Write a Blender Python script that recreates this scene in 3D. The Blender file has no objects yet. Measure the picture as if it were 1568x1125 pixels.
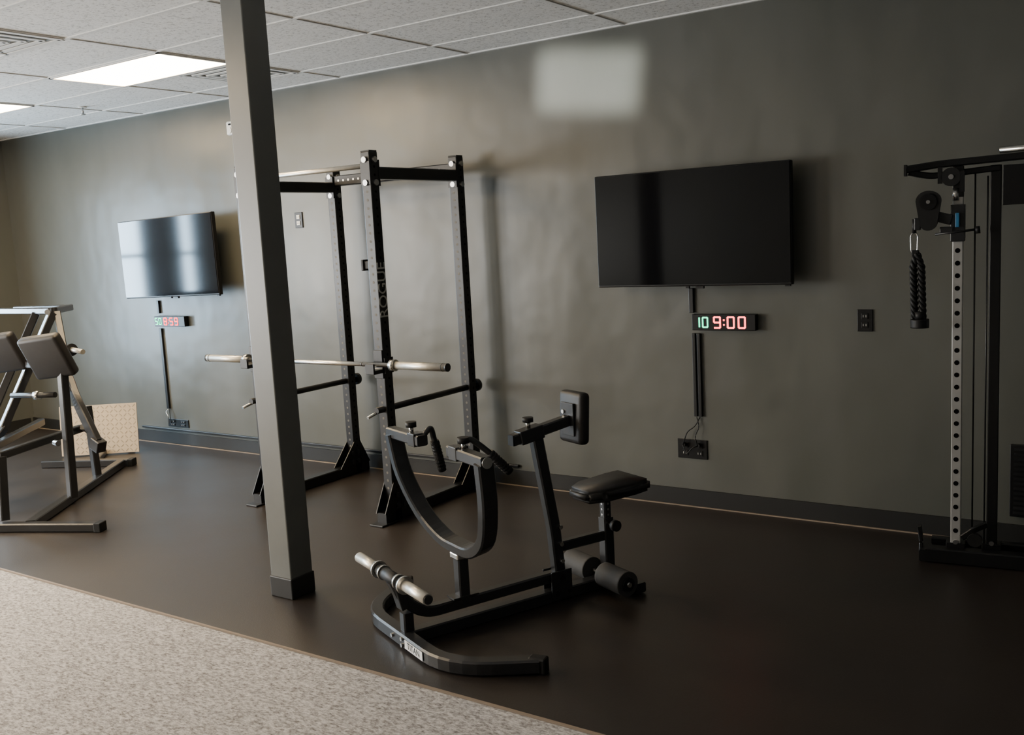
import bpy, bmesh, math, random
from mathutils import Vector, Matrix, Euler
random.seed(3)
C=bpy.context.collection
# ---------------------------------------------------------------- materials
def new_mat(name):
    m=bpy.data.materials.new(name); m.use_nodes=True
    nt=m.node_tree; return m,nt,nt.nodes['Principled BSDF']
def simple(name,col,rough=.5,metal=0.,spec=.5,noise=0.,nscale=30.,bump=0.,bscale=200.,coat=0.):
    m,nt,b=new_mat(name)
    b.inputs['Roughness'].default_value=rough; b.inputs['Metallic'].default_value=metal
    b.inputs['Specular IOR Level'].default_value=spec; b.inputs['Coat Weight'].default_value=coat
    tc=nt.nodes.new('ShaderNodeTexCoord')
    n=nt.nodes.new('ShaderNodeTexNoise'); n.inputs['Scale'].default_value=nscale; n.inputs['Detail'].default_value=4
    nt.links.new(tc.outputs['Object'],n.inputs['Vector'])
    r=nt.nodes.new('ShaderNodeValToRGB')
    k=max(noise,.04)
    r.color_ramp.elements[0].position=.3; r.color_ramp.elements[1].position=.7
    r.color_ramp.elements[0].color=tuple(c*(1-k) for c in col)+(1,)
    r.color_ramp.elements[1].color=tuple(min(1,c*(1+k)) for c in col)+(1,)
    nt.links.new(n.outputs['Fac'],r.inputs['Fac']); nt.links.new(r.outputs['Color'],b.inputs['Base Color'])
    if bump>0:
        n2=nt.nodes.new('ShaderNodeTexNoise'); n2.inputs['Scale'].default_value=bscale; n2.inputs['Detail'].default_value=3
        nt.links.new(tc.outputs['Object'],n2.inputs['Vector'])
        bp=nt.nodes.new('ShaderNodeBump'); bp.inputs['Strength'].default_value=bump; bp.inputs['Distance'].default_value=.002
        nt.links.new(n2.outputs['Fac'],bp.inputs['Height']); nt.links.new(bp.outputs['Normal'],b.inputs['Normal'])
    return m
def emis(name,col,s):
    m,nt,b=new_mat(name); b.inputs['Base Color'].default_value=col+(1,)
    b.inputs['Emission Color'].default_value=col+(1,); b.inputs['Emission Strength'].default_value=s
    return m
M_black=simple('black_powder_coat',(.006,.006,.0065),.34,.0,.42,noise=.1,bump=.15,bscale=600)
M_blk2=simple('grey_black_powder_coat',(.020,.0205,.022),.28,.1,.55,noise=.1,bump=.10,bscale=600)
M_hole=simple('punched_hole',(.002,.002,.002),.9,spec=.1)
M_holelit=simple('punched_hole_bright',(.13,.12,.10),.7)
M_steel=simple('chromed_steel',(.66,.65,.62),.25,1.,noise=.06)
M_sleeve=simple('brushed_sleeve',(.68,.65,.58),.38,.85,noise=.08)
M_bolt=simple('zinc_bolt',(.5,.5,.5),.3,1.)
M_uphol=simple('vinyl_upholstery',(.013,.012,.012),.42,spec=.42,noise=.15,bump=.3,bscale=900)
M_foam=simple('foam_roller',(.040,.039,.038),.7,noise=.1,bump=.3,bscale=500)
M_rub=simple('black_rubber',(.006,.006,.006),.55,spec=.35)
M_plast=simple('black_plastic',(.004,.004,.0045),.35,spec=.35)
M_screen=simple('tv_glass',(.002,.002,.003),.09,spec=.42)
M_white=simple('white_plastic',(.7,.7,.68),.4)
M_label=simple('white_label',(.75,.75,.75),.5)
M_letter=simple('grey_lettering',(.42,.42,.40),.5)
M_pil=simple('painted_steel_column',(.112,.118,.112),.38,noise=.06,nscale=6,bump=.1)
M_blue=simple('blue_clamp',(.03,.15,.3),.4)
M_holey=simple('silver_perforated_upright',(.38,.38,.37),.38,.25)
M_tan=simple('tan_edge_strip',(.22,.17,.125),.6)
M_base=simple('vinyl_cove_base',(.016,.016,.0155),.45,spec=.35)
M_green=emis('green_led',(.02,.9,.45),3.)
M_red=emis('red_led',(1.,.02,.02),4.)
M_pink=emis('pale_red_led',(1.,.10,.10),5.)
M_panel=emis('led_panel_diffuser',(1.,.74,.42),37.)
M_frame=simple('window_frame_dark',(.03,.03,.03),.4)
def wall_mat():
    m,nt,b=new_mat('charcoal_wall_paint')
    tc=nt.nodes.new('ShaderNodeTexCoord'); mp=nt.nodes.new('ShaderNodeMapping'); mp.inputs['Scale'].default_value=(1.6,1.6,.45)
    nt.links.new(tc.outputs['Object'],mp.inputs['Vector'])
    n=nt.nodes.new('ShaderNodeTexNoise'); n.inputs['Scale'].default_value=1.6; n.inputs['Detail'].default_value=5
    nt.links.new(mp.outputs['Vector'],n.inputs['Vector'])
    r=nt.nodes.new('ShaderNodeValToRGB')
    r.color_ramp.elements[0].position=.3; r.color_ramp.elements[0].color=(.080,.083,.072,1)
    r.color_ramp.elements[1].position=.7; r.color_ramp.elements[1].color=(.097,.098,.085,1)
    nt.links.new(n.outputs['Fac'],r.inputs['Fac']); nt.links.new(r.outputs['Color'],b.inputs['Base Color'])
    rr=nt.nodes.new('ShaderNodeMapRange'); rr.inputs['To Min'].default_value=.24; rr.inputs['To Max'].default_value=.48
    nt.links.new(n.outputs['Fac'],rr.inputs['Value']); nt.links.new(rr.outputs['Result'],b.inputs['Roughness'])
    n2=nt.nodes.new('ShaderNodeTexNoise'); n2.inputs['Scale'].default_value=160
    nt.links.new(tc.outputs['Object'],n2.inputs['Vector'])
    n3=nt.nodes.new('ShaderNodeTexNoise'); n3.inputs['Scale'].default_value=2.2
    nt.links.new(tc.outputs['Object'],n3.inputs['Vector'])
    b3=nt.nodes.new('ShaderNodeBump'); b3.inputs['Strength'].default_value=.6; b3.inputs['Distance'].default_value=.02
    nt.links.new(n3.outputs['Fac'],b3.inputs['Height'])
    bp=nt.nodes.new('ShaderNodeBump'); bp.inputs['Strength'].default_value=.12; bp.inputs['Distance'].default_value=.002
    nt.links.new(b3.outputs['Normal'],bp.inputs['Normal'])
    nt.links.new(n2.outputs['Fac'],bp.inputs['Height']); nt.links.new(bp.outputs['Normal'],b.inputs['Normal'])
    return m
M_wall=wall_mat()
def rubber_floor():
    m,nt,b=new_mat('rubber_gym_floor'); b.inputs['Specular IOR Level'].default_value=.6
    tc=nt.nodes.new('ShaderNodeTexCoord')
    n=nt.nodes.new('ShaderNodeTexNoise'); n.inputs['Scale'].default_value=1.3; n.inputs['Detail'].default_value=6
    nt.links.new(tc.outputs['Object'],n.inputs['Vector'])
    r=nt.nodes.new('ShaderNodeValToRGB')
    r.color_ramp.elements[0].position=.3; r.color_ramp.elements[0].color=(.0185,.0145,.0122,1)
    r.color_ramp.elements[1].position=.75; r.color_ramp.elements[1].color=(.0255,.0200,.0168,1)
    nt.links.new(n.outputs['Fac'],r.inputs['Fac']); nt.links.new(r.outputs['Color'],b.inputs['Base Color'])
    rr=nt.nodes.new('ShaderNodeMapRange'); rr.inputs['To Min'].default_value=.31; rr.inputs['To Max'].default_value=.45
    nt.links.new(n.outputs['Fac'],rr.inputs['Value']); nt.links.new(rr.outputs['Result'],b.inputs['Roughness'])
    n2=nt.nodes.new('ShaderNodeTexVoronoi'); n2.inputs['Scale'].default_value=140
    nt.links.new(tc.outputs['Object'],n2.inputs['Vector'])
    bp=nt.nodes.new('ShaderNodeBump'); bp.inputs['Strength'].default_value=.2; bp.inputs['Distance'].default_value=.001
    nt.links.new(n2.outputs['Distance'],bp.inputs['Height']); nt.links.new(bp.outputs['Normal'],b.inputs['Normal'])
    return m
M_floor=rubber_floor()
def carpet():
    m,nt,b=new_mat('grey_loop_carpet'); b.inputs['Roughness'].default_value=.95; b.inputs['Specular IOR Level'].default_value=.1
    tc=nt.nodes.new('ShaderNodeTexCoord')
    mp=nt.nodes.new('ShaderNodeMapping'); mp.inputs['Scale'].default_value=(.65,1.3,1)
    nt.links.new(tc.outputs['Object'],mp.inputs['Vector'])
    n=nt.nodes.new('ShaderNodeTexNoise'); n.inputs['Scale'].default_value=70; n.inputs['Detail'].default_value=6; n.inputs['Roughness'].default_value=.7
    nt.links.new(mp.outputs['Vector'],n.inputs['Vector'])
    r=nt.nodes.new('ShaderNodeValToRGB')
    r.color_ramp.elements[0].position=.34; r.color_ramp.elements[0].color=(.15,.14,.135,1)
    r.color_ramp.elements[1].position=.63; r.color_ramp.elements[1].color=(.60,.585,.58,1)
    nt.links.new(n.outputs['Fac'],r.inputs['Fac']); nt.links.new(r.outputs['Color'],b.inputs['Base Color'])
    bp=nt.nodes.new('ShaderNodeBump'); bp.inputs['Strength'].default_value=.8; bp.inputs['Distance'].default_value=.006
    nt.links.new(n.outputs['Fac'],bp.inputs['Height']); nt.links.new(bp.outputs['Normal'],b.inputs['Normal'])
    return m
M_carpet=carpet()
def tile_mat():
    m,nt,b=new_mat('acoustic_ceiling_tile'); b.inputs['Roughness'].default_value=.9
    tc=nt.nodes.new('ShaderNodeTexCoord')
    n=nt.nodes.new('ShaderNodeTexNoise'); n.inputs['Scale'].default_value=48; n.inputs['Detail'].default_value=5; n.inputs['Roughness'].default_value=.75
    nt.links.new(tc.outputs['Object'],n.inputs['Vector'])
    r=nt.nodes.new('ShaderNodeValToRGB')
    r.color_ramp.elements[0].position=.35; r.color_ramp.elements[0].color=(.36,.355,.335,1)
    r.color_ramp.elements[1].position=.48; r.color_ramp.elements[1].color=(.76,.755,.74,1)
    nt.links.new(n.outputs['Fac'],r.inputs['Fac']); nt.links.new(r.outputs['Color'],b.inputs['Base Color'])
    bp=nt.nodes.new('ShaderNodeBump'); bp.inputs['Strength'].default_value=.5; bp.inputs['Distance'].default_value=.004
    nt.links.new(n.outputs['Fac'],bp.inputs['Height']); nt.links.new(bp.outputs['Normal'],b.inputs['Normal'])
    return m
M_tile=tile_mat()
M_tbar=simple('white_t_bar',(.68,.675,.655),.5)
M_vent=simple('vent_backing',(.25,.25,.23),.8)
def diamond():
    m,nt,b=new_mat('diamond_tread_plate'); b.inputs['Roughness'].default_value=.5; b.inputs['Metallic'].default_value=.1
    b.inputs['Base Color'].default_value=(.60,.50,.37,1)
    return m
M_dia=diamond(); M_tread=simple('tread_lozenge',(.40,.33,.24),.45)
# ---------------------------------------------------------------- geometry helpers
def empty(name,loc=(0,0,0),rz=0.):
    e=bpy.data.objects.new(name,None); e.location=loc; e.rotation_euler=(0,0,rz); C.objects.link(e); e.empty_display_size=.1
    return e
def obj_bm(name,bm,mat,parent=None,smooth=False):
    bmesh.ops.recalc_face_normals(bm,faces=bm.faces)
    me=bpy.data.meshes.new(name); bm.to_mesh(me); bm.free()
    for p in me.polygons: p.use_smooth=smooth
    ob=bpy.data.objects.new(name,me); C.objects.link(ob); me.materials.append(mat)
    if parent: ob.parent=parent
    return ob
def add_box(bm,c,s,rot=None,bev=0.):
    r=bmesh.ops.create_cube(bm,size=1.); vs=r['verts']
    for v in vs: v.co=Vector((v.co.x*s[0],v.co.y*s[1],v.co.z*s[2]))
    if bev>0:
        es=list({e for v in vs for e in v.link_edges})
        rb=bmesh.ops.bevel(bm,geom=es,offset=bev,segments=2,affect='EDGES',profile=.5)
        vs=list({v for f in rb['faces'] for v in f.verts}|{v for v in vs if v.is_valid})
    R=Euler(rot).to_matrix() if rot else Matrix.Identity(3)
    for v in vs: v.co=R@v.co+Vector(c)
def box(name,c,s,mat,parent=None,rot=None,bev=0.):
    bm=bmesh.new(); add_box(bm,(0,0,0),s,None,bev); ob=obj_bm(name,bm,mat,parent); ob.location=c
    if rot: ob.rotation_euler=rot
    return ob
def boxes(name,lst,mat,parent=None,bev=0.):
    bm=bmesh.new()
    for it in lst: add_box(bm,it[0],it[1],it[2] if len(it)>2 else None,bev)
    return obj_bm(name,bm,mat,parent)
def rprof(w,h,c=.008):
    a,b=w/2,h/2
    return [(-a+c,-b),(a-c,-b),(a,-b+c),(a,b-c),(a-c,b),(-a+c,b),(-a,b-c),(-a,-b+c)]
def cprof(r,n=16): return [(r*math.cos(2*math.pi*i/n),r*math.sin(2*math.pi*i/n)) for i in range(n)]
def roundc(pts,rad,n=6):
    P=[Vector(p) for p in pts]
    if rad<=0 or len(P)<3: return P
    o=[P[0]]
    for i in range(1,len(P)-1):
        a,b,c=P[i-1],P[i],P[i+1]
        r=min(rad,(a-b).length*.49,(c-b).length*.49)
        p0=b+(a-b).normalized()*r; p1=b+(c-b).normalized()*r
        for k in range(n+1):
            t=k/n; o.append(p0*(1-t)**2+b*2*t*(1-t)+p1*t*t)
    o.append(P[-1]); return o
def add_sweep(bm,pts,prof,up=(0,0,1),rad=0.):
    P=roundc(pts,rad); up=Vector(up); rings=[]
    for i,p in enumerate(P):
        if i==0: T=P[1]-P[0]
        elif i==len(P)-1: T=P[-1]-P[-2]
        else: T=(P[i+1]-P[i]).normalized()+(P[i]-P[i-1]).normalized()
        T.normalize(); u=up
        if abs(T.dot(u.normalized()))>.98: u=Vector((0,1,0)) if abs(T.y)<.9 else Vector((1,0,0))
        S=T.cross(u).normalized(); U=S.cross(T)
        rings.append([bm.verts.new(p+S*a+U*b) for a,b in prof])
    n=len(prof)
    for i in range(len(rings)-1):
        for j in range(n):
            bm.faces.new((rings[i][j],rings[i][(j+1)%n],rings[i+1][(j+1)%n],rings[i+1][j]))
    bm.faces.new(rings[0][::-1]); bm.faces.new(rings[-1])
def sweep(name,pts,prof,mat,parent=None,up=(0,0,1),rad=0.,smooth=False):
    bm=bmesh.new(); add_sweep(bm,pts,prof,up,rad)
    ob=obj_bm(name,bm,mat,parent,smooth)
    if smooth:
        for p in ob.data.polygons:
            if len(p.vertices)>4: p.use_smooth=False
    return ob
def cyl(name,a,b,r,mat,parent=None,n=20): return sweep(name,[a,b],cprof(r,n),mat,parent,smooth=True)
def rtube(name,a,b,mat,parent=None,w=.05,h=.05,up=(0,0,1)): return sweep(name,[a,b],rprof(w,h,.006),mat,parent,up)
def multi(name,segs,mat,parent=None):
    bm=bmesh.new()
    for a,b,r in segs: add_sweep(bm,[a,b],cprof(r,12))
    return obj_bm(name,bm,mat,parent)
def text(name,s,size,loc,rot,mat,parent,ext=.001):
    c=bpy.data.curves.new(name,'FONT'); c.body=s; c.size=size; c.extrude=ext; c.align_x='CENTER'; c.align_y='CENTER'
    ob=bpy.data.objects.new(name,c); C.objects.link(ob); ob.location=loc; ob.rotation_euler=rot; c.materials.append(mat); ob.parent=parent
    return ob
def pad(name,c,s,mat,parent,rot=None,bev=.02):
    bm=bmesh.new(); r=bmesh.ops.create_cube(bm,size=1.)
    for v in bm.verts: v.co=Vector((v.co.x*s[0],v.co.y*s[1],v.co.z*s[2]))
    bmesh.ops.bevel(bm,geom=list(bm.edges),offset=bev,segments=4,affect='EDGES',profile=.5)
    ob=obj_bm(name,bm,mat,parent,True); ob.location=c
    if rot: ob.rotation_euler=rot
    return ob
# ---------------------------------------------------------------- room
YW=5.68; XL=-10.25; XR=3.5; YF=-4.5; H=3.05
boxes('wall_back',[(((XL+XR)/2,YW+.1,H/2),(XR-XL+.4,.2,H+.1))],M_wall)
fx0,fx1,fz0,fz1=-3.0,-2.1,2.30,2.85   # unseen opening added in front wall to house the wall patch lamp
boxes('wall_front',[(((XL-.2+fx0)/2,YF-.1,H/2),(fx0-XL+.2,.2,H+.1)),(((fx1+XR+.2)/2,YF-.1,H/2),(XR+.2-fx1,.2,H+.1)),
   (((fx0+fx1)/2,YF-.1,(fz0-.05)/2),(fx1-fx0,.2,fz0+.05)),(((fx0+fx1)/2,YF-.1,(fz1+H+.05)/2),(fx1-fx0,.2,H+.05-fz1))],M_wall)
boxes('wall_right',[((XR+.1,(YW+YF)/2,H/2),(.2,YW-YF,H+.1))],M_wall)
wins=[(-3.6,-1.0),(-.6,1.9),(2.88,3.14),(3.62,4.3)]; z0,z1=.55,2.45
ps=[((XL-.1,(YW+YF)/2,z0/2),(.2,YW-YF,z0)),((XL-.1,(YW+YF)/2,(z1+H+.05)/2),(.2,YW-YF,H+.05-z1))]
ys=[YF]+[v for w in wins for v in w]+[YW]
for i in range(0,len(ys),2):
    a,b=ys[i],ys[i+1]; ps.append(((XL-.1,(a+b)/2,(z0+z1)/2),(.2,b-a,z1-z0)))
boxes('wall_left',ps,M_wall)
for i,(a,b) in enumerate(wins):
    w=.05; c=(a+b)/2; zc=(z0+z1)/2
    boxes('window_%d'%(i+1),[((XL-.04,a+w/2,zc),(.06,w,z1-z0)),((XL-.04,b-w/2,zc),(.06,w,z1-z0)),((XL-.04,c,z0+w/2),(.06,b-a,w)),((XL-.04,c,z1-w/2),(.06,b-a,w)),((XL-.04,c,1.78),(.04,b-a,.04))]
      +([((XL-.04,c,zc),(.04,.04,z1-z0))] if b-a>1.5 else []),M_frame)
    l=bpy.data.lights.new('daylight','AREA'); l.shape='RECTANGLE'; l.size=z1-z0; l.size_y=b-a
    l.energy=(z1-z0)*(b-a)*(92 if i<2 else 175); l.color=(1.,.975,.93) if i<2 else (.58,.80,1.)
    lo=bpy.data.objects.new('daylight_window_%d'%(i+1),l); C.objects.link(lo); lo.location=(XL-.12,c,zc); lo.rotation_euler=(0,-math.pi/2,0)
boxes('window_5',[((fx0+.015,YF-.05,2.575),(.03,.05,.55)),((fx1-.015,YF-.05,2.575),(.03,.05,.55)),(((fx0+fx1)/2,YF-.05,fz0+.015),(.9,.05,.03)),(((fx0+fx1)/2,YF-.05,fz1-.015),(.9,.05,.03))],M_frame)  # frame of the added transom, out of view, set around the patch lamp
l=bpy.data.lights.new('added_wall_patch_lamp','AREA'); l.shape='RECTANGLE'; l.size=.74; l.size_y=.38; l.energy=2.8; l.spread=math.radians(1.3); l.color=(.97,.98,.96)  # added narrow-spread lamp that throws the bright patch on the back wall
lo=bpy.data.objects.new('added_wall_patch_lamp',l); C.objects.link(lo); lo.location=(-2.55,YF-.10,2.575)
lo.rotation_euler=(Vector((-3.22,5.68,2.745))-lo.location).to_track_quat('-Z','Y').to_euler()
lo.rotation_euler.rotate_axis('Z',math.radians(-7))
boxes('floor',[(((XL+XR)/2,(YW+2.86)/2,-.05),(XR-XL,YW-2.86,.1))],M_floor)
boxes('floor_carpet',[(((XL+XR)/2,(2.86+YF)/2,-.058),(XR-XL,2.86-YF,.1))],M_carpet)
boxes('trim_1',[(((XL+XR)/2,2.857,-.003),(XR-XL,.010,.008))],M_tan)
boxes('trim_2',[(((XL+XR)/2,YW-.026,.003),(XR-XL-.1,.010,.006))],M_tan)
boxes('baseboard_back',[(((XL+XR)/2,YW-.008,.055),(XR-XL,.016,.11))],M_base)
boxes('baseboard_left',[((XL+.008,(YW+YF)/2,.055),(.016,YW-YF-.1,.11))],M_base)
boxes('ceiling',[(((XL+XR)/2,(YW+YF)/2,H+.05),(XR-XL+.4,YW-YF+.4,.1))],M_tile)
g=[]
x=-5.37-1.22*4
while x<XR:
    if x>XL: g.append(((x,(YW+YF)/2,H-.002),(.024,YW-YF,.008)))
    x+=1.22
y=4.04-.61*14
while y<YW:
    if y>YF: g.append((((XL+XR)/2,y,H-.0025),(XR-XL,.024,.008)))
    y+=.61
g.append((((XL+XR)/2,YW-.012,H-.004),(XR-XL,.024,.008)))
boxes('trim_3',g,M_tbar)
def panel(x,y):
    e=empty('ceiling_light_panel',(x,y,H))
    box('diffuser',(0,0,-.006),(1.17,.56,.006),M_panel,e)
    boxes('frame',[((0,-.29,-.006),(1.22,.02,.012)),((0,.29,-.006),(1.22,.02,.012)),((-.6,0,-.006),(.02,.6,.012)),((.6,0,-.006),(.02,.6,.012))],M_tbar,e)
for x,y in [(-5.98,4.345),(-8.42,4.345),(-5.98,1.905),(-8.42,1.905),(-5.98,-.5),(-8.42,-.5)]: panel(x,y)  # rows nearer the camera are unseen panels added to brighten the carpet
def vent(x,y):
    e=empty('ceiling_air_vent',(x,y,H)); l=[]
    for k in range(4):
        s=.58-.14*k; z=-.008-.003*k
        for sx,sy,dx,dy in [(s,.04,0,s/2),(s,.04,0,-s/2),(.04,s,s/2,0),(.04,s,-s/2,0)]: l.append(((dx,dy,z),(sx,sy,.006)))
    boxes('louvers',l,M_tbar,e); box('backing',(0,0,-.002),(.58,.58,.004),M_vent,e)
vent(-5.68,3.125); vent(-5.68,4.955)
e=empty('fire_sprinkler',(-7.7,5.0,H)); cyl('escutcheon',(0,0,0),(0,0,-.01),.035,M_white,e); cyl('stem',(0,0,-.01),(0,0,-.06),.008,M_bolt,e); cyl('deflector',(0,0,-.06),(0,0,-.066),.022,M_bolt,e)
# ---------------------------------------------------------------- column
e=empty('structural_column',(-3.785,3.365,0))
box('shaft',(0,0,H/2),(.15,.15,H),M_pil,e,bev=.006)
box('base_sleeve',(0,0,.055),(.162,.162,.11),M_base,e,bev=.006)
# ---------------------------------------------------------------- televisions
def tv(x,y,z,w,h,roll):
    e=empty('wall_mounted_television',(x,y,z)); e.rotation_euler=(0,roll,0)
    box('cabinet',(0,.022,0),(w,.04,h),M_plast,e,bev=.006)
    box('rear_housing',(0,.05,-h*.1),(w*.6,.03,h*.6),M_plast,e,bev=.008)
    box('screen',(0,-.0005,.003),(w-.014,.006,h-.02),M_screen,e)
    d=YW-y-.065
    boxes('wall_bracket',[((0,.065+d/2-.001,0),(.06,d,.2)),((0,YW-y-.014,0),(.3,.02,.25))],M_black,e)
    boxes('bottom_clips',[((-.02,.02,-h/2-.006),(.02,.02,.012)),((.06,.02,-h/2-.008),(.05,.02,.014)),((w/2-.03,.02,-h/2-.004),(.03,.02,.01))],M_plast,e)
    return e
tv(-2.473,5.52,1.774,1.262,.702,0)
tv(-7.40,5.46,1.757,1.31,.70,math.radians(-1.1))
SEG={'0':'abcdef','1':'bc','5':'acdfg','8':'abcdefg','9':'abcdfg','2':'abged'}
def digit(ch,x,w,h):
    t=h*.16
    P={'a':((x,0,h/2),(w,.002,t)),'d':((x,0,-h/2),(w,.002,t)),'g':((x,0,0),(w,.002,t)),'b':((x+w/2,0,h/4),(t,.002,h/2)),'c':((x+w/2,0,-h/4),(t,.002,h/2)),'f':((x-w/2,0,h/4),(t,.002,h/2)),'e':((x-w/2,0,-h/4),(t,.002,h/2))}
    return [P[s] for s in SEG[ch]]
def clock(x,z,w,h,gr,rd,rm):
    e=empty('led_interval_timer',(x,YW-.05,z))
    box('housing',(0,.022,0),(w,.044,h),M_plast,e,bev=.004)
    L=[]; px=-w/2+.035
    for ch in gr: L+=digit(ch,px,.032,h*.6); px+=.054
    boxes('green_digits',[((c[0],-.002,c[2]),s) for c,s in L],M_green,e)
    L=[]; px+=.024
    for i,ch in enumerate(rd):
        L+=digit(ch,px,.040,h*.66); px+=.070
        if i==0 and len(rd)==3:
            L+=[((px-.026,0,.014),(.01,.002,.01)),((px-.026,0,-.014),(.01,.002,.01))]; px+=.018
    boxes('red_digits',[((c[0],-.002,c[2]),s) for c,s in L],rm,e)
clock(-7.685,1.17,.44,.095,'50','859',M_red)
clock(-2.31,1.192,.41,.100,'10','900',M_pink)
for lst,x in (([((0,0,1.325),(.03,.018,.155))],-2.53),([((.01,0,.855),(.022,.018,.53)),((.042,0,.855),(.022,.018,.53))],-2.53),
              ([((0,0,1.30),(.03,.018,.12))],-7.875),([((0,0,.72),(.035,.018,.76))],-7.875)):
    e=empty('cable_raceway',(x,YW-.012,0)); boxes('cover',lst,M_black,e,bev=.003)
def outlet(name,x,z,w,h,n,face=M_plast):
    e=empty(name,(x,YW-.005,z)); box('plate',(0,0,0),(w,.008,h),M_plast,e,bev=.002)
    L=[];Hh=[]
    for i in range(n):
        cx=-w/2+w*(i+.5)/n
        for s in (-1,1):
            L.append(((cx,-.006,s*h*.2),(w/n*.42,.006,h*.26)))
            for q in (-1,1): Hh.append(((cx+q*w/n*.09,-.0095,s*h*.2),(w/n*.04,.001,h*.1)))
    boxes('receptacles',L,face,e,bev=.001); boxes('slots',Hh,M_hole if face is not M_plast else M_letter,e)
    return e
o=outlet('wall_power_outlet',-2.555,.375,.20,.125,2)
multi('plug',[((-.05,-.01,.03),(-.05,-.035,.03),.014),((.05,-.01,.03),(.05,-.035,.03),.014)],M_rub,o)
for k,(pts) in enumerate([[(.06,-.010,.21),(.03,-.02,.15),(-.02,-.03,.12),(-.05,-.035,.03)],[(.04,-.010,.21),(.06,-.02,.15),(.03,-.03,.09),(.05,-.035,.03)],[(-.05,-.035,.03),(-.02,-.05,-.03),(.02,-.05,.02),(.05,-.035,.03)]]):
    sweep('cord_%d'%k,pts,cprof(.0035,8),M_rub,o,rad=.03,smooth=True)
o=outlet('wall_power_outlet',-7.76,.205,.30,.075,2)
for k,pts in enumerate([[(-.115,-.010,.13),(-.15,-.02,.1),(-.1,-.03,.07),(-.1,-.03,.0)],[(-.1,-.010,.13),(-.09,-.02,.08),(-.06,-.03,.0)]]):
    sweep('cord_%d'%k,pts,cprof(.0035,8),M_bolt if k==0 else M_rub,o,rad=.03,smooth=True)
outlet('wall_light_switch',-1.48,1.204,.085,.125,1)
outlet('wall_power_outlet',-5.94,2.0,.085,.125,1,M_white)
e=empty('cord_channel',(-6.1,YW-.0135,.142)); box('cover',(0,0,0),(4.4,.024,.020),M_black,e,bev=.004)
e=empty('occupancy_sensor',(-6.63,YW-.021,2.80)); pad('body',(0,0,0),(.10,.04,.115),M_white,e,bev=.015); cyl('lens',(0,-.02,-.02),(0,-.03,-.02),.025,M_white,e); boxes('leds',[((0,-.021,.03),(.03,.003,.012))],M_hole,e)
e=empty('wall_air_grille',(-.53,YW-.031,.355)); box('frame',(0,.012,0),(.40,.034,.39),M_black,e,bev=.004)
boxes('slats',[((0,-.010,-.17+.0265*k),(.36,.022,.004),(.5,0,0)) for k in range(14)],M_blk2,e)
# ---------------------------------------------------------------- power rack
e=empty('power_rack',(-4.765,5.06,0))
px,py=.585,.44; t=.076; HR=2.345
posts={'front_right':(px,-py),'rear_right':(px,py),'rear_left':(-px,py),'front_left':(-px,-py)}
for k,(x,y) in posts.items():
    box('upright_'+k,(x,y,HR/2),(t,t,HR),M_black,e,bev=.006)
    segs=[]; seg2=[]
    z=.22
    while z<HR-.08:
        for a in [(0,-1),(1,0),(-1,0),(0,1)]:
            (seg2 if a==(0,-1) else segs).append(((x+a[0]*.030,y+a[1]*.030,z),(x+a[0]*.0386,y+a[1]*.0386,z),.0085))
        z+=.0508
    multi('holes_side_'+k,segs,M_hole,e); multi('holes_face_'+k,seg2,M_holelit,e)
    bolts=[]
    for z in (HR-.05,HR-.19):
        for a in [(0,-1),(1,0),(-1,0)]: bolts.append(((x+a[0]*.036,y+a[1]*.036,z),(x+a[0]*.052,y+a[1]*.052,z),.019))
    multi('bolts_'+k,bolts,M_bolt,e)
    box('cap_'+k,(x,y,HR+.003),(t-.006,t-.006,.008),M_rub,e)
for s,n in ((1,'right'),(-1,'left')):
    x=s*px
    rtube('top_side_beam_'+n,(x,-py+.038,2.215),(x,py-.038,2.215),M_black,e,.075,.075)
    boxes('top_plates_'+n,[((x,-py-.041,2.215),(.076,.006,.14)),((x,py-.045,2.215),(.074,.012,.16)),((x,-py+.045,2.215),(.074,.012,.16))],M_black,e)
    rtube('base_beam_'+n,(x,-py-.12,.038),(x,py+.12,.038),M_black,e,.076,.074)
    box('front_foot_'+n,(x,-py-.10,.006),(.11,.16,.012),M_black,e,bev=.003)
    for yy,d in ((-py,-1),(-py,1),(py,-1),(py,1)):
        L=.10 if d*yy>0 else .17
        bm=bmesh.new()
        for q in (-.041,.035):
            vs=[(x+q,yy+d*.03,.07),(x+q,yy+d*(.03+L),.07),(x+q,yy+d*.03,.26)]
            f=[bm.verts.new(v) for v in vs]+[bm.verts.new((v[0]+.006,v[1],v[2])) for v in vs]
            bm.faces.new(f[:3]); bm.faces.new(f[3:])
            for i in range(3): bm.faces.new((f[i],f[(i+1)%3],f[3+(i+1)%3],f[3+i]))
        obj_bm('gusset_'+n,bm,M_black,e)
    multi('base_bolts_'+n,[((x+.03,yy,z),(x+.05,yy,z),.017) for yy in (-py,-py+.06,py,py-.06) for z in (.10,.17)],M_blk2,e)
    cyl('safety_bar_'+n,(x,-py-.10,.735),(x,py+.09,.735),.021,M_black,e)
    cyl('safety_knob_'+n,(x,py+.06,.735),(x,py+.10,.735),.045,M_black,e)
    cyl('safety_pin_'+n,(x-.02,-py-.16,.70),(x,-py-.03,.735),.010,M_steel,e)
    z=.985
    boxes('j_cup_'+n,[((x-s*.043,-py-.0,z+.03),(.010,.08,.16)),((x,-py-.044,z+.04),(.07,.012,.18)),((x,-py-.085,z-.002),(.07,.09,.024)),((x,-py-.128,z+.02),(.07,.014,.065)),((x+s*.043,-py,z+.03),(.010,.08,.10))],M_black,e,bev=.002)
    box('j_cup_liner_'+n,(x,-py-.085,z+.012),(.066,.072,.008),M_white,e)
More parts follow.
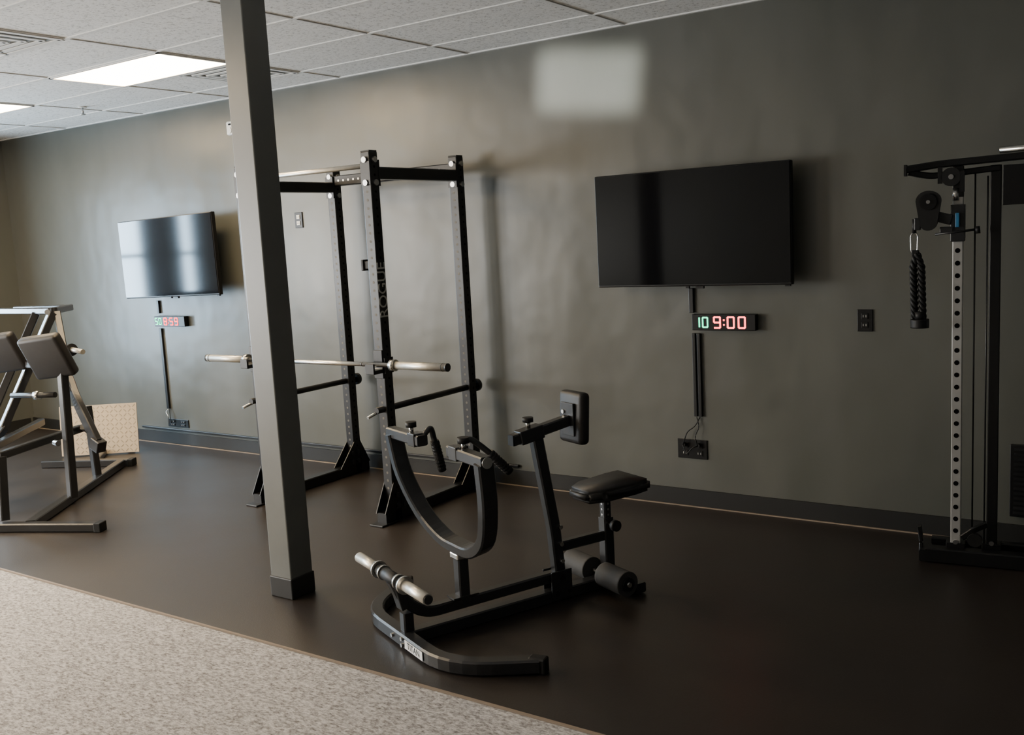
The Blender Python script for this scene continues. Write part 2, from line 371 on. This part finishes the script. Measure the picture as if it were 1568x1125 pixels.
sweep('pull_up_bar',[(-px,-py-.0,2.262),(px,-py,2.262)],cprof(.016),M_sleeve,e,smooth=True)
rtube('rear_cross_beam',(-px+.038,py,2.262),(px-.038,py,2.262),M_black,e,.076,.076)
multi('rear_beam_holes',[((-.5+.0508*k,py-.030,2.262),(-.5+.0508*k,py-.0386,2.262),.0085) for k in range(20)],M_sleeve,e)
boxes('band_hook',[((px-.065,-py,1.65),(.06,.05,.05)),((px-.09,-py,1.65),(.02,.07,.07))],M_rub,e,bev=.004)
text('upright_lettering','ROGUE',.105,(px+.0392,-py,1.49),(math.pi/2,-math.pi/2,math.pi/2),M_letter,e,.0004)
# ---------------------------------------------------------------- barbell
e=empty('barbell',(-4.69,4.53,1.03))
cyl('shaft',(-.66,0,0),(.66,0,0),.0145,M_steel,e)
for s in (-1,1):
    cyl('collar',(s*.655,0,0),(s*.69,0,0),.037,M_steel,e)
    cyl('sleeve',(s*.69,0,0),(s*1.09,0,0),.025,M_sleeve,e)
    cyl('end_cap',(s*1.088,0,0),(s*1.1,0,0),.0255,M_blk2,e)
    cyl('end_ring',(s*1.06,0,0),(s*1.064,0,0),.0262,M_rub,e)
    cyl('centre_marking',(s*.41,0,0),(s*.42,0,0),.0152,M_blk2,e)
# ---------------------------------------------------------------- seated row machine
e=empty('seated_row_machine',(-2.83,3.12,0),-.4115)
TB=rprof(.066,.062,.008)
sweep('front_base_tube',[(-.61,.33,.034),(-.40,.015,.034),(.40,.015,.034),(.61,.33,.034)],TB,M_blk2,e,rad=.20)
for s in (-1,1): box('foot_cap',(s*.608,.327,.034),(.078,.05,.070),M_rub,e,rot=(0,0,-s*-.588),bev=.008)
rtube('spine',(0,.03,.034),(0,1.20,.034),M_blk2,e,.062,.06)
box('maker_label',(.155,-.0205,.036),(.17,.002,.040),M_label,e)
text('maker_lettering','TITAN',.042,(.155,-.022,.036),(math.pi/2,0,0),M_rub,e,.0004)
multi('label_bolts',[((.04,-.014,.05),(.04,-.026,.05),.009),((.04,-.014,.02),(.04,-.026,.02),.009),((-.06,-.014,.035),(-.06,-.026,.035),.009)],M_steel,e)
sweep('lever_arm',[(0,.87,.13),(0,.12,.125),(0,.02,.20),(0,-.025,.31)],rprof(.052,.052,.007),M_blk2,e,up=(1,0,0),rad=.08)
rtube('stop_post',(0,.03,.06),(0,.03,.15),M_blk2,e,.05,.05)
boxes('lever_gusset',[((.0,.0,.24),(.062,.04,.14),(.25,0,0))],M_blk2,e,bev=.004)
cyl('weight_horn_core',(-.2,-.03,.325),(.2,-.03,.325),.021,M_blk2,e)
cyl('weight_horn_grip',(-.13,-.03,.325),(.13,-.03,.325),.028,M_rub,e)
for s in (-1,1):
    cyl('weight_sleeve',(s*.14,-.03,.325),(s*.35,-.03,.325),.0245,M_sleeve,e)
    cyl('sleeve_flange',(s*.125,-.03,.325),(s*.14,-.03,.325),.040,M_steel,e)
    cyl('sleeve_ring',(s*.07,-.03,.325),(s*.085,-.03,.325),.034,M_steel,e)
    cyl('sleeve_tip',(s*.348,-.03,.325),(s*.356,-.03,.325),.020,M_blk2,e)
for s in (-1,1): boxes('pivot_bracket',[((s*.036,.85,.09),(.008,.12,.14))],M_blk2,e,bev=.002)
multi('pivot_bolts',[((-.052,.85,.13),(.052,.85,.13),.017),((-.046,.82,.05),(.046,.82,.05),.010),((-.046,.89,.05),(.046,.89,.05),.010)],M_rub,e)
rtube('column',(0,.32,.13),(0,.32,.36),M_blk2,e,.055,.055)
boxes('column_foot',[((0,.32,.158),(.07,.13,.008))],M_blk2,e)
cyl('yoke_pin',(-.06,.32,.365),(.05,.32,.365),.014,M_steel,e); cyl('yoke_pin_knob',(-.085,.32,.365),(-.055,.32,.365),.022,M_steel,e)
box('column_clamp',(0,.32,.350),(.072,.075,.03),M_steel,e,bev=.006)
yk=[(-.43,.225,.87),(-.40,.25,.68),(-.30,.29,.50),(-.15,.315,.405),(0,.32,.39),(.15,.315,.405),(.30,.29,.50),(.40,.25,.68),(.43,.225,.87)]
def catmull(P,n=5):
    P=[Vector(p) for p in P]; P=[P[0]*2-P[1]]+P+[P[-1]*2-P[-2]]; o=[]
    for i in range(1,len(P)-2):
        for k in range(n):
            t=k/n; a,b,c,d=P[i-1:i+3]
            o.append(.5*((2*b)+(c-a)*t+(2*a-5*b+4*c-d)*t*t+(-a+3*b-3*c+d)*t**3))
    o.append(P[-2]); return o
sweep('yoke',catmull(yk),rprof(.050,.078,.007),M_blk2,e,up=(0,1,.15))
for s in (-1,1):
    n='right' if s>0 else 'left'
    rtube('handle_carrier_'+n,(s*.455,.225,.875),(s*.14,.235,.875),M_blk2,e,.055,.05)
    box('carrier_sleeve_'+n,(s*.20,.235,.875),(.07,.066,.062),M_blk2,e,bev=.004)
    cyl('carrier_cap_'+n,(s*.455,.225,.875),(s*.462,.225,.875),.024,M_steel,e)
    cyl('pop_pin_'+n,(s*.25,.235,.89),(s*.25,.235,.935),.011,M_steel,e)
    cyl('pop_pin_knob_'+n,(s*.25,.235,.925),(s*.25,.235,.95),.026,M_rub,e)
    a,b_=(Vector((.195,.375,.865)),Vector((.215,.475,.755))) if s>0 else (Vector((-.205,.325,.875)),Vector((-.225,.37,.705)))
    sweep('handle_bar_'+n,[(s*.17,.25,.885),(s*.175,.30,.93),tuple(a),tuple(b_)],cprof(.0135),M_blk2,e,rad=.05,smooth=True)
    sweep('handle_grip_'+n,[tuple(a*.85+b_*.15),tuple(b_+(b_-a)*.05)],cprof(.020),M_rub,e,smooth=True)
    multi('grip_ridges_'+n,[(tuple(a.lerp(b_,.2+.1*k)),tuple(a.lerp(b_,.25+.1*k)),.0225) for k in range(8)],M_rub,e)
sweep('chest_post',[(0,.865,.06),(0,.84,.37),(0,.765,.83)],rprof(.06,.05,.007),M_blk2,e,up=(1,0,0),rad=.05)
multi('post_bolts',[((-.04,.862-.0008*k,.12+.085*k),(.04,.862-.0008*k,.12+.085*k),.011) for k in range(1,4)],M_steel,e)
rtube('pad_arm',(0,.63,.835),(0,.955,.885),M_blk2,e,.05,.052)
box('pad_arm_sleeve',(0,.73,.85),(.064,.13,.066),M_blk2,e,rot=(.153,0,0),bev=.004)
cyl('arm_pin',(0,.725,.88),(0,.725,.915),.011,M_steel,e); cyl('arm_pin_knob',(0,.725,.91),(0,.725,.932),.026,M_rub,e)
box('arm_cap',(0,.628,.835),(.046,.01,.048),M_rub,e)
box('chest_pad_plate',(0,.958,.89),(.10,.012,.16),M_blk2,e,bev=.002)
pad('chest_pad',(0,.995,.895),(.19,.062,.255),M_uphol,e,rot=(-.06,0,0),bev=.024)
cyl('plate_bolt',(-.03,.945,.925),(-.03,.955,.925),.010,M_steel,e)
rtube('seat_beam',(0,.86,.27),(0,1.15,.27),M_blk2,e,.045,.05)
rtube('seat_post',(0,1.16,.05),(0,1.16,.36),M_blk2,e,.058,.058,up=(0,1,0))
rtube('seat_post_inner',(0,1.16,.3),(0,1.16,.47),M_blk2,e,.044,.044,up=(0,1,0))
multi('seat_post_holes',[((.02,1.16,.375+.028*k),(.0226,1.16,.375+.028*k),.006) for k in range(3)]+[((.0,1.1385,.375+.028*k),(.0,1.1365,.375+.028*k),.006) for k in range(3)],M_bolt,e)
cyl('seat_pin',(.03,1.16,.33),(.07,1.16,.33),.011,M_steel,e); cyl('seat_pin_knob',(.065,1.16,.33),(.09,1.16,.33),.028,M_rub,e)
box('seat_plate',(0,1.16,.47),(.12,.24,.01),M_blk2,e)
bm=bmesh.new()
out=[(-.085,-.19),(.085,-.19),(.11,-.10),(.145,.08),(.135,.18),(-.135,.18),(-.145,.08),(-.11,-.10)]
vb=[bm.verts.new((a,b,-.032)) for a,b in out]; vt=[bm.verts.new((a,b,.032)) for a,b in out]
bm.faces.new(vb[::-1]); bm.faces.new(vt)
for i in range(8): bm.faces.new((vb[i],vb[(i+1)%8],vt[(i+1)%8],vt[i]))
bmesh.ops.bevel(bm,geom=list(bm.edges),offset=.02,segments=4,affect='EDGES')
s_=obj_bm('seat',bm,M_uphol,e,True); s_.location=(0,1.18,.508); s_.rotation_euler=(.05,0,0)
cyl('roller_axle',(-.25,1.10,.085),(.25,1.10,.085),.012,M_steel,e)
for s in (-1,1):
    sweep('foam_roller',[(s*.05,1.10,.085),(s*.06,1.10,.085),(s*.225,1.10,.085),(s*.235,1.10,.085)],cprof(.062,28),M_foam,e,smooth=True)
    cyl('roller_cap',(s*.235,1.10,.085),(s*.244,1.10,.085),.034,M_rub,e); cyl('roller_nut',(s*.243,1.10,.085),(s*.252,1.10,.085),.012,M_steel,e)
rtube('rear_base_tube',(-.20,1.21,.03),(.20,1.21,.03),M_blk2,e,.06,.05)
# ---------------------------------------------------------------- cable machine
e=empty('cable_crossover_machine',(-.925,5.26,0),.12)
rtube('base_beam',(-.14,-.02,.04),(1.15,-.02,.04),M_black,e,.075,.075)
rtube('base_runner_left',(-.14,-.055,.035),(-.14,.16,.035),M_black,e,.06,.06)
sweep('base_hook',[(-.165,.0,.03),(-.165,.02,.10),(-.175,.02,.17)],rprof(.018,.05,.004),M_black,e,rad=.03)
rtube('base_runner_right',(1.1,-.055,.035),(1.1,.16,.035),M_black,e,.06,.06)
rtube('base_deck',(-.12,.10,.07),(1.12,.10,.07),M_black,e,.05,.05)
boxes('post_shoes',[((0,0.02,.09),(.09,.07,.03)),((.165,.05,.09),(.09,.07,.03))],M_black,e,bev=.003)
box('perforated_column',(0,.01,.975),(.048,.046,1.80),M_holey,e,bev=.004)
multi('column_holes',[((0,-.010,.17+.062*k),(0,-.0137,.17+.062*k),.0125) for k in range(25)],M_hole,e)
multi('column_bolts',[((0,-.01,.11),(0,-.02,.11),.012),((.165,.01,.11),(.165,.02,.11),.012)],M_bolt,e)
box('column_top',(0,.01,1.93),(.05,.05,.15),M_black,e,bev=.003)
cyl('guide_cable',(.075,.02,.10),(.075,.02,1.98),.004,M_rub,e,8)
box('frame_post',(.165,.05,1.04),(.05,.05,1.92),M_black,e,bev=.004)
cyl('guide_rod',(.13,.03,.10),(.13,.03,1.95),.004,M_blk2,e,8)
sweep('top_beam',[(-.235,-.03,2.005),(-.10,.0,2.02),(1.15,.05,2.06)],rprof(.055,.035,.006),M_black,e,rad=.05)
sweep('pull_up_grip',[(.18,-.03,2.065),(.40,-.03,2.07),(.7,-.03,2.07)],cprof(.016),M_steel,e,smooth=True)
sweep('top_brace',[(-.22,-.03,1.99),(-.13,.0,1.965),(.18,.03,1.985)],rprof(.035,.03,.005),M_black,e,rad=.04)
box('top_left_cap',(-.237,-.03,2.0),(.012,.06,.055),M_rub,e)
cyl('top_pulley',(-.03,-.045,1.955),(-.03,-.02,1.955),.045,M_rub,e); cyl('top_pulley_hub',(-.03,-.05,1.955),(-.03,-.04,1.955),.012,M_bolt,e)
boxes('pulley_drop',[((-.08,-.03,1.965),(.02,.03,.08)),((.02,-.03,1.93),(.02,.03,.10))],M_black,e)
box('carriage',(0,.0,1.73),(.066,.075,.18),M_blk2,e,bev=.004)
box('carriage_clamp',(-.0,-.045,1.745),(.018,.03,.07),M_blue,e,bev=.003)
cyl('carriage_pin',(-.10,-.045,1.68),(.08,-.03,1.695),.006,M_blk2,e); cyl('carriage_knob',(.08,-.03,1.692),(.10,-.03,1.694),.018,M_rub,e)
cyl('carriage_stud',(-.01,-.01,1.84),(-.01,-.01,1.90),.015,M_bolt,e)
P0=Vector((-.130,-.05,1.80)); sh=[]
for k in range(14): a=math.pi*k/13; sh.append((.058*math.cos(a),.045+.050*math.sin(a)))
for k in range(14): a=math.pi+math.pi*k/13; sh.append((.042*math.cos(a),-.055+.045*math.sin(a)))
bm=bmesh.new(); add_sweep(bm,[P0+Vector((0,-.022,0)),P0+Vector((0,.022,0))],sh)
ph=obj_bm('swivel_pulley_housing',bm,M_rub,e)
cyl('swivel_pulley_wheel',P0+Vector((.0,-.03,.04)),P0+Vector((.0,.03,.04)),.040,M_plast,e)
cyl('swivel_pulley_bolt',P0+Vector((.0,-.036,.04)),P0+Vector((.0,.036,.04)),.009,M_bolt,e)
boxes('swivel_bracket',[((-.07,-.03,1.76),(.09,.03,.05),(0,.3,0)),((-.05,-.03,1.70),(.06,.03,.03)),((-.18,-.05,1.735),(.03,.03,.06))],M_blk2,e,bev=.004)
xx=-.195
sweep('cable_lead',[(xx,-.05,1.76),(xx,-.05,1.69)],cprof(.010),M_rub,e,smooth=True)
sweep('carabiner',[(xx,-.05,1.70),(xx-.017,-.05,1.68),(xx-.014,-.05,1.60),(xx,-.05,1.585),(xx+.014,-.05,1.60),(xx+.017,-.05,1.68),(xx,-.05,1.70)],cprof(.004,8),M_steel,e,rad=.012,smooth=True)
bm=bmesh.new()
for r0,ph0 in ((-.019,0),(.019,1.3)):
    for st in range(3):
        pts=[]
        for k in range(61):
            z=1.59-.33*k/60; a=k*.42+st*2*math.pi/3+ph0; spread=min(1,k/12)
            pts.append((xx+.012+.0001*k*1.5+r0*spread+.010*math.cos(a),-.05+.010*math.sin(a),z))
        add_sweep(bm,pts,cprof(.0095,8),up=(0,1,0))
obj_bm('triceps_rope',bm,M_rub,e,True)
sweep('rope_end_stop',[(xx+.026,-.05,1.262),(xx+.026,-.05,1.255),(xx+.026,-.05,1.225),(xx+.026,-.05,1.218)],cprof(.044,20),M_rub,e,smooth=True)
sweep('rope_end_collar',[(xx+.026,-.05,1.30),(xx+.026,-.05,1.26)],cprof(.026,20),M_rub,e,smooth=True)
box('rope_top_clamp',(xx+.005,-.05,1.592),(.034,.03,.03),M_rub,e,bev=.004)
box('name_panel',(.335,-.0,1.90),(.28,.012,.19),M_black,e,bev=.002)
box('name_panel_badge',(.36,-.0075,1.90),(.13,.002,.085),M_label,e); box('name_panel_badge_inner',(.36,-.009,1.90),(.11,.002,.065),M_rub,e)
text('name_lettering','FIT',.05,(.36,-.0105,1.90),(math.pi/2,0,0),M_label,e,.0004)
box('frame_post_right',(1.0,.05,1.04),(.05,.05,1.92),M_black,e,bev=.004)
boxes('weight_stack',[((.60,.10,.13+.032*k),(.26,.10,.029)) for k in range(18)],M_rub,e,bev=.002)
multi('weight_guides',[((.52,.10,.09),(.52,.10,1.98),.011),((.68,.10,.09),(.68,.10,1.98),.011)],M_steel,e)
sweep('foot_linkage',[(.03,-.03,.14),(.09,-.03,.19),(.14,-.0,.21)],rprof(.02,.03,.004),M_black,e,rad=.02)
cyl('foot_pulley',(.09,-.045,.135),(.09,-.02,.135),.035,M_rub,e)
# ---------------------------------------------------------------- plate loaded machine (left)
e=empty('plate_loaded_hip_press_machine',(-7.2,4.1,0)); K=M_blk2
_o=Vector((-7.2,4.1,0))
def L(p): return tuple(Vector(p)-_o)
def T(n,a,b,w=.06,h=.06,m=K): return rtube(n,L(a),L(b),m,e,w,h)
sweep('front_base_tube',[L((-6.95,3.05,.03)),L((-6.36,3.36,.03)),L((-5.84,3.60,.03))],rprof(.07,.06,.008),K,e,rad=.06)
box('front_foot_cap',L((-5.85,3.595,.032)),(.05,.08,.064),M_rub,e,rot=(0,0,.43),bev=.006)
T('spine',(-6.34,3.40,.035),(-7.46,4.84,.035),.07,.06)
T('rear_base_tube',(-8.15,4.55,.03),(-7.42,4.92,.03),.07,.06)
box('rear_foot_cap',L((-7.42,4.92,.032)),(.05,.08,.064),M_rub,e,rot=(0,0,.47),bev=.006)
T('pad_post',(-6.70,3.93,.05),(-6.71,3.97,1.02),.06,.06)
T('inner_post',(-7.15,4.42,.05),(-7.18,4.42,.62),.055,.055)
T('front_post',(-6.62,3.37,.04),(-6.66,3.42,.47),.06,.06)
T('mid_beam',(-6.70,3.42,.47),(-7.10,4.30,.47),.055,.055)
T('mid_beam_outer',(-6.95,3.45,.47),(-7.75,4.35,.47),.055,.055)
T('outer_rail',(-7.42,4.36,1.37),(-7.50,3.90,.52),.06,.06)
T('outer_rail_lower',(-7.50,3.90,.52),(-7.15,3.2,.04),.06,.06)
T('inner_rail',(-7.76,4.42,1.36),(-8.05,4.05,.45),.06,.06)
T('top_bar_front',(-7.42,4.38,1.385),(-8.6,4.52,1.37),.05,.05)
T('top_bar_rear',(-7.70,4.66,1.385),(-8.6,4.72,1.37),.05,.05)
T('top_bar_side',(-7.43,4.36,1.385),(-7.72,4.70,1.385),.05,.05)
T('rear_strut',(-7.42,4.40,1.37),(-7.12,4.26,.84),.05,.05)
pad('back_pad',L((-6.755,3.90,1.10)),(.34,.085,.34),M_uphol,e,rot=(.42,-.10,.33),bev=.028)
box('back_pad_plate',L((-6.74,3.955,1.08)),(.22,.02,.22),K,e,rot=(.42,-.10,.33))
pad('shoulder_pad',L((-7.50,3.98,1.10)),(.32,.09,.32),M_uphol,e,rot=(.42,-.10,.33),bev=.03)
T('pad_link',(-6.76,4.02,1.0),(-7.42,4.08,1.0),.05,.05)
cyl('plate_peg',L((-7.55,4.5,1.07)),L((-7.22,4.46,1.05)),.020,M_sleeve,e); cyl('plate_peg_flange',L((-7.42,4.48,1.06)),L((-7.40,4.478,1.06)),.05,K,e)
cyl('hand_grip',L((-7.35,3.92,.78)),L((-6.93,4.02,.79)),.021,K,e); cyl('hand_grip_ring',L((-7.12,3.975,.785)),L((-7.08,3.985,.785)),.034,M_steel,e)
sweep('link_arm',[L((-7.12,4.26,.86)),L((-6.98,4.22,.70)),L((-6.78,4.22,.40))],rprof(.05,.085,.007),K,e,rad=.08)
box('link_arm_end',L((-6.77,4.22,.38)),(.10,.08,.09),K,e,rot=(0,.4,0),bev=.006)
T('link_strut',(-6.98,4.24,.50),(-7.15,4.42,.40),.04,.04)
multi('joint_bolts',[(L((-6.75,3.87,.47)),L((-6.69,3.86,.47)),.02),(L((-7.09,4.24,.80)),L((-7.08,4.18,.80)),.024),(L((-7.44,4.34,1.38)),L((-7.42,4.32,1.38)),.022)],M_bolt,e)
ang=math.atan2(.42,.55)
box('diamond_foot_plate',L((-8.12,5.09,.235)),(.69,.012,.45),M_dia,e,rot=(-.12,0,ang))
tb=[]
for r_ in range(11):
    for c_ in range(17): tb.append(((-.32+.04*c_,-.0065,-.20+.04*r_),(.030,.003,.006),(0,(.785 if (r_+c_)%2 else -.785),0)))
tr=boxes('tread_pattern',tb,M_tread,e); tr.location=L((-8.12,5.09,.235)); tr.rotation_euler=(-.12,0,ang)
boxes('foot_plate_brackets',[(L((-8.19,5.16,.20)),(.05,.05,.38),(-.12,0,ang)),(L((-7.97,5.30,.20)),(.05,.05,.38),(-.12,0,ang))],K,e)
T('foot_plate_base',(-8.15,5.14,.03),(-7.75,4.78,.03),.06,.05)
# ---------------------------------------------------------------- world
w=bpy.data.worlds.new('world'); bpy.context.scene.world=w; w.use_nodes=True
w.node_tree.nodes['Background'].inputs[0].default_value=(.6,.75,1,1); w.node_tree.nodes['Background'].inputs[1].default_value=.3
# ---------------------------------------------------------------- camera
f=1500.
X=Vector((2199,-84.5,f)).normalized(); b=f*X.z/(X.x*.054-X.y)
Z=-Vector((.054*b,-b,-f)).normalized(); Y=Z.cross(X)
cam=bpy.data.objects.new('camera',bpy.data.cameras.new('camera')); C.objects.link(cam)
m=Matrix((X,Y,Z)).to_4x4(); m.translation=Vector((0,0,1.79)); cam.matrix_world=m
cam.data.lens=36*f/1568; cam.data.sensor_width=36; bpy.context.scene.camera=cam
